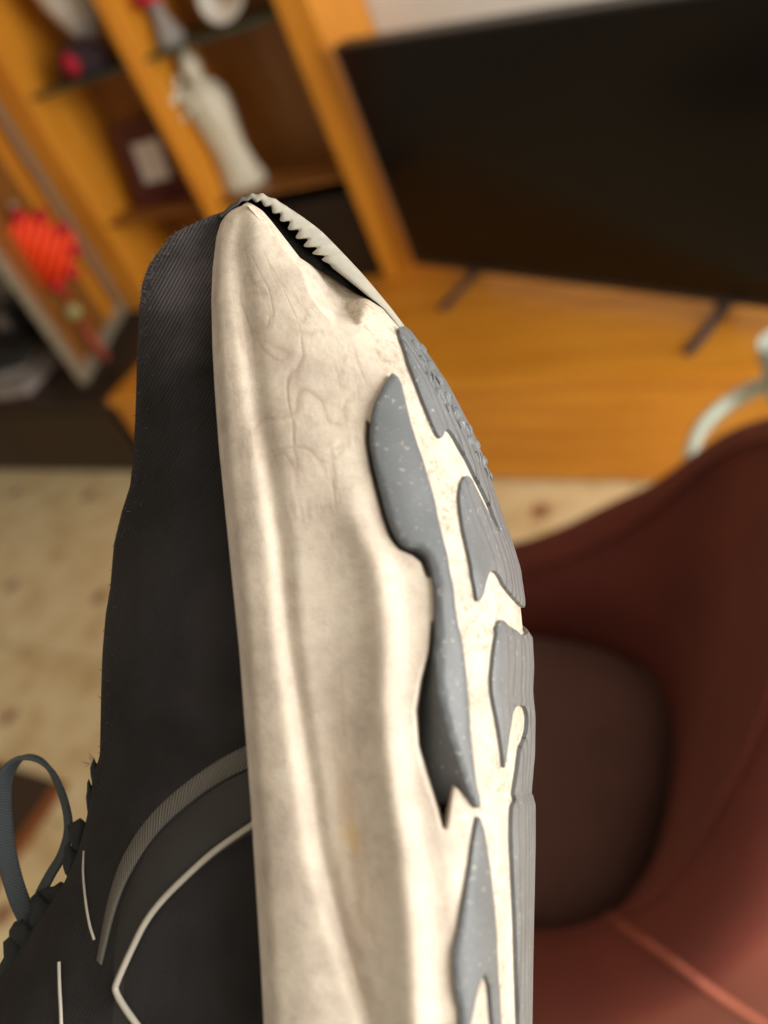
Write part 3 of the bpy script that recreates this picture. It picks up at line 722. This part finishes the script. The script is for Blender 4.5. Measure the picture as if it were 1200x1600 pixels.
# small raised treads on the front pad
lug = 0
for k in range(9):
    u = k / 8; cy = 545 + (742 - 545) * u; cx = np.interp(cy, [545, 553, 584, 609, 634, 656, 675, 742], [643, 648, 660, 673, 688, 705, 718, 752])
    q0 = q_of(cx, cy)
    ol = [(q0 + a_ * .042, cy + b_ * 1.5) for (a_, b_) in ((-.9, 5.5), (-.9, -4.5), (-.2, -6.5), (.9, -5), (.9, 5), (.45, 5), (.35, -2.5), (-.3, -2.5), (-.4, 5.5))]
    pad('tread_lug', [], M_rubs, padC, .0017, -.0009, 4.0, tail=ol, smooth_it=1, rnd=2.0)
    pad('tread_lug', [], M_rubs, padC, .0017, -.0009, 4.0, tail=[(a + .11, b + 6) for a, b in ol], smooth_it=1, rnd=2.0)

# --- toe bumper: the outsole turning up over the toe
I_ = [(346, 342), (364, 328), (384, 315), (402, 317), (420, 327), (436, 343), (452, 360), (468, 378), (485, 394), (505, 408), (530, 427), (555, 447), (576, 464), (592, 476), (606, 492), (619, 510), (628, 520)]
O_ = [(342, 336), (362, 320), (383, 308), (404, 304), (430, 312), (455, 327), (480, 344), (503, 362), (525, 384), (548, 408), (570, 432), (592, 458), (611, 481), (627, 502), (640, 520), (652, 538), (660, 550)]
NB = 200
Ic, Oc = catmull(I_, NB), catmull(O_, NB); vs_ = []; uv = []
for i in range(NB):
    u = i / (NB - 1)
    z = (.5 + .5 * math.sin(2 * math.pi * u * 21)) ** 1.3 * sstep(.02, .10, u) * (1 - sstep(.50, .62, u))
    tv_ = Oc[i] - Ic[i]
    inn = Ic[i] + tv_ * (.0 + .34 * z); Din = .186 - .0085 * sstep(.3, .85, u)
    outp = Oc[i] + tv_ / (np.linalg.norm(tv_) + 1e-9) * 3.2 * z * (1 - sstep(.18, .32, u)); Do = .1885 - .006 * sstep(.3, .9, u)
    mida = inn * .6 + outp * .4
    vs_ += [at(inn[0], inn[1], Din + .010), at(inn[0], inn[1], Din), at(mida[0], mida[1], Din - .0006), at(outp[0], outp[1], Do), at(outp[0] - 2, outp[1] + 2, Do + .015), at(*(Oc[i] * .8 + np.array([480, 640]) * .2), Do + .035), at(*(Ic[i] * .8 + np.array([480, 640]) * .2), Do + .03)]
    uv += [(k * .1, u) for k in range(7)]
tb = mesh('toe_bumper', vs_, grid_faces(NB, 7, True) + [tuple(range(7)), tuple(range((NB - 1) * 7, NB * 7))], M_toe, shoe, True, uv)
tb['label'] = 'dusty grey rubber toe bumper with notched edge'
# dark rand seen in the gap between bumper and midsole
RD = [(322, 352), (345, 337), (384, 312), (410, 318), (436, 340), (470, 377), (508, 408), (560, 448), (582, 470), (566, 480), (520, 470), (486, 452), (460, 420), (428, 378), (400, 350), (372, 350), (345, 380), (325, 400)]
def slab(name, poly, Dfun, thick, mat, parent, step=8.0, sm=1):
    P = np.array(poly, float); out = []
    for a, b in zip(P, np.roll(P, -1, 0)):
        k = max(1, int(np.hypot(*(b - a)) / (step * .7)))
        for s_ in range(k): out.append(a + (b - a) * s_ / k)
    P = np.array(out)
    for _ in range(sm): P = .5 * P + .25 * (np.roll(P, 1, 0) + np.roll(P, -1, 0))
    lo, hi = P.min(0), P.max(0); gx, gy = np.meshgrid(np.arange(lo[0], hi[0], step), np.arange(lo[1], hi[1], step)); gx = gx.ravel(); gy = gy.ravel()
    k = poly_sdf(gx, gy, P) > step * .4
    vo, _, fo, *_r = delaunay_2d_cdt([Vector(p) for p in P] + [Vector(p) for p in zip(gx[k], gy[k])], [], [list(range(len(P)))], 1, 1e-4)
    A = [tuple(p) for p in vo]; D = [Dfun(x, y) for x, y in A]; n = len(A)
    dd = np.abs(poly_sdf(np.array(A)[:, 0], np.array(A)[:, 1], P))
    verts = [at(x, y, d + thick * .5 * (1 - float(sstep(0, step * .8, e)))) for (x, y), d, e in zip(A, D, dd)] + [at(x, y, d + thick) for (x, y), d in zip(A, D)]
    faces = [tuple(f) for f in fo] + [tuple(i + n for i in f[::-1]) for f in fo]; cnt = set()
    for f in fo:
        for a, b in zip(f, f[1:] + f[:1]): cnt.add((a, b))
    for a, b in cnt:
        if (b, a) not in cnt: faces.append((b, a, a + n, b + n))
    uv = [(x / 1000, y / 1000) for x, y in A] * 2
    return mesh(name, verts, faces, mat, parent, True, uv)
slab('toe_rand', RD, lambda x, y: .1905 - .004 * float(sstep(430, 560, x)), .012, M_rand, shoe)

# --- upper
Lf = table([(330, 352), (336, 332), (345, 310), (365, 271), (395, 246), (415, 232), (445, 222), (490, 217), (550, 214), (600, 213), (660, 211), (720, 208), (760, 203), (800, 190), (850, 178), (920, 172), (960, 165), (1020, 160), (1080, 158), (1180, 156), (1205, 148), (1230, 144), (1280, 135), (1330, 122), (1380, 100), (1430, 66), (1500, 20), (1600, -40), (1800, -130), (2100, -200), (2400, -190), (2560, -60)], 9)
DUf = lambda y: DBf(y) + .0155 + .003 * sstep(800, 1200, y)
DLf = table([(330, .193), (400, .1935), (700, .193), (1200, .192), (1600, .192), (2560, .195)], 41)
XJu = lambda y: Jf(y) + np.interp(y, [330, 380, 500], [2, 14, 26])
def Ud(x, y):
    v_ = np.clip((XJu(y) - x) / (XJu(y) - Lf(y)), 0, 1)
    return DLf(y) - (DLf(y) - DUf(y)) * np.sqrt(1 - np.minimum(v_, .999) ** 2.2)
yu = np.concatenate([np.arange(331, 420, 3.0), np.arange(420, 1640, 6.0), np.arange(1640, 2561, 40.0)])
rows, uvs = [], []
for y in yu:
    xj, L, Dj, DL = float(XJu(y)), float(Lf(y)), float(DUf(y)), float(DLf(y))
    row, uu = [], []
    for k in range(60):
        a = math.pi / 2 * k / 59; x = xj - (xj - L) * math.sin(a) ** (1 / 1.1); D = float(Ud(x, y)) if k < 59 else DL
        # soft dents in the knit
        D += .0007 * math.sin(y / 47 + x / 60) * math.sin(a) * math.cos(a)
        row.append(((x - 600) / FPX * D, (y - 800) / FPX * D, D)); uu.append((x / 1000, y / 1000))
    xl, yl, _ = row[-1]; Xj = row[0][0]
    for k in range(1, 14):
        a = math.pi / 2 * k / 13; row.append((xl + (Xj - xl) * (1 - math.cos(a)) * .9, yl, DL + .046 * math.sin(a) * float(sstep(325, 480, y) * .8 + .2))); uu.append((L / 1000 - .02 * k, y / 1000))
    rows.append(row); uvs.append(uu)
nc = len(rows[0]); vw = to_world(np.array(rows).reshape(-1, 3))
up = mesh('upper', vw, grid_faces(len(yu), nc, True) + [tuple(range(nc)), tuple(range((len(yu) - 1) * nc, len(yu) * nc))], M_knit, shoe, True, [c for r in uvs for c in r])
up['label'] = 'charcoal ribbed knit upper'

def band(name, left, right, mat, lift, parent, n=60):
    """strip lying on the upper between two pixel polylines"""
    A, B = catmull(left, n), catmull(right, n); vs_, uv = [], []; m = 9; acc = 0
    for i in range(n):
        if i: acc += np.hypot(*(A[i] - A[i - 1])) / 100
        for k in range(m):
            p = A[i] + (B[i] - A[i]) * k / (m - 1); D = float(Ud(p[0], p[1])); e = math.sin(math.pi * k / (m - 1)) ** .4
            vs_.append(at(p[0], p[1], D - lift * e + .0003)); uv.append((acc, k / 8))
    return mesh(name, vs_, grid_faces(n, m), mat, parent, True, uv)
ov = band('overlay', [(410, 1185), (340, 1222), (275, 1275), (225, 1335), (190, 1420), (172, 1520), (165, 1660)], [(415, 1300), (345, 1340), (280, 1395), (235, 1450), (208, 1510), (200, 1570), (225, 1660)], M_over, .0007, shoe)
ov['label'] = 'smooth charcoal overlay'
tp = band('reflective_tape', [(412, 1150), (350, 1180), (290, 1220), (235, 1270), (195, 1330), (170, 1400), (150, 1500)], [(412, 1192), (352, 1219), (297, 1256), (247, 1302), (208, 1358), (182, 1420), (160, 1510)], M_tape, .0010, shoe)
tp['label'] = 'ribbed silver grey tape'
def cord_on_upper(name, pts, r, mat):
    c = catmull(pts, 60); return tube(name, [at(x, y, float(Ud(x, y)) - r * .6 - .0007) for x, y in c], r, mat, shoe, 8)
cord_on_upper('piping', [(412, 1277), (370, 1305), (330, 1334), (290, 1370), (255, 1405), (228, 1440), (205, 1485), (184, 1532), (181, 1548), (192, 1570), (210, 1596), (235, 1630)], .00062, M_pipe)
cord_on_upper('piping', [(131, 1330), (130, 1365), (134, 1410), (140, 1445), (147, 1468)], .00028, M_pipe)
cord_on_upper('piping', [(92, 1503), (93, 1540), (95, 1580), (97, 1640)], .00035, M_pipe)
# padded ragged edge of tongue and eyestay
def blobs(name, spots, mat, D):
    vs_, fs = [], []
    for (x, y, rx, ry) in spots:
        b0 = len(vs_); n, m = 14, 9; ph = random.uniform(0, 6)
        for i in range(m):
            th = math.pi * i / (m - 1)
            for k in range(n):
                a = 2 * math.pi * k / n; rr = 1 + .16 * math.sin(3 * a + ph) + .12 * math.sin(5 * a - ph) + random.uniform(-.05, .05)
                vs_.append(at(x + rx * rr * math.sin(th) * math.cos(a), y + ry * rr * math.sin(th) * math.sin(a), D - math.cos(th) * (rx + ry) * .5 * .8 * D / FPX))
        fs += [tuple(b0 + j for j in f) for f in grid_faces(m, n, True)]
    return mesh(name, vs_, fs, mat, shoe, True)
blobs('tongue_padding', [(122, 1306, 16, 30), (112, 1345, 16, 24), (88, 1400, 26, 20), (66, 1432, 26, 34), (40, 1470, 26, 34), (24, 1510, 28, 44), (4, 1570, 30, 60)], M_black, .1945)
blobs('eyestay_lump', [(149, 1212, 8, 26), (141, 1245, 7, 24)], M_black, .1935)

# --- lace loop
LP = [(52, 1452, .1945), (28, 1400, .1955), (12, 1340, .197), (4, 1270, .199), (8, 1215, .2005), (30, 1186, .2015), (58, 1186, .202), (82, 1208, .2015), (100, 1250, .2005), (107, 1295, .199), (97, 1335, .1975), (78, 1368, .196), (60, 1405, .195), (50, 1448, .194)]
lc = catmull(LP, 90)
def lw(u):
    a = math.pi * (.10 + .55 * sstep(.15, .6, u) + .1 * u); return ROT @ np.array([math.cos(a), .15, math.sin(a)])
tube('lace', [at(x, y, d) for x, y, d in lc], 0, M_lace, shoe, 10, (.0021, .0006, lw))

# --- lint and loose fibres along the edges
vs_, fs = [], []
def hair(x, y, D, dx, dy, ln, wd=.00005):
    p = at(x, y, D); e = at(x + dx * ln, y + dy * ln, D - .0005); m = at(x + dx * ln * .55 + random.uniform(-2, 2), y + dy * ln * .55 + random.uniform(-2, 2), D - .0004)
    w = ROT @ np.array([-dy, dx, 0]) * wd; b0 = len(vs_)
    vs_.extend([p - w, p + w, m - w * .8, m + w * .8, e]); fs.extend([(b0, b0 + 1, b0 + 3, b0 + 2), (b0 + 2, b0 + 3, b0 + 4)])
for _ in range(420):
    y = random.choice((random.uniform(340, 480), random.uniform(340, 1250))); L = float(Lf(y)); x = L + abs(random.gauss(0, 10)); a = random.uniform(2.2, 4.4)
    hair(x, y, float(Ud(x, y)), math.cos(a), math.sin(a), random.uniform(2, 8))
for (x, y) in ((147, 1185), (150, 1190), (145, 1192), (140, 1195), (30, 1455), (36, 1450), (586, 445)):
    for _ in range(3):
        a = random.uniform(2.6, 4.2) if x < 500 else random.uniform(-.3, .2)
        hair(x, y, .193 if x < 500 else .183, math.cos(a), math.sin(a), random.uniform(8, 18), .00004)
ff = mesh('lint', vs_, fs, plain('lint', (.09, .088, .09), .9, .2, 100), shoe); ff['kind'] = 'stuff'
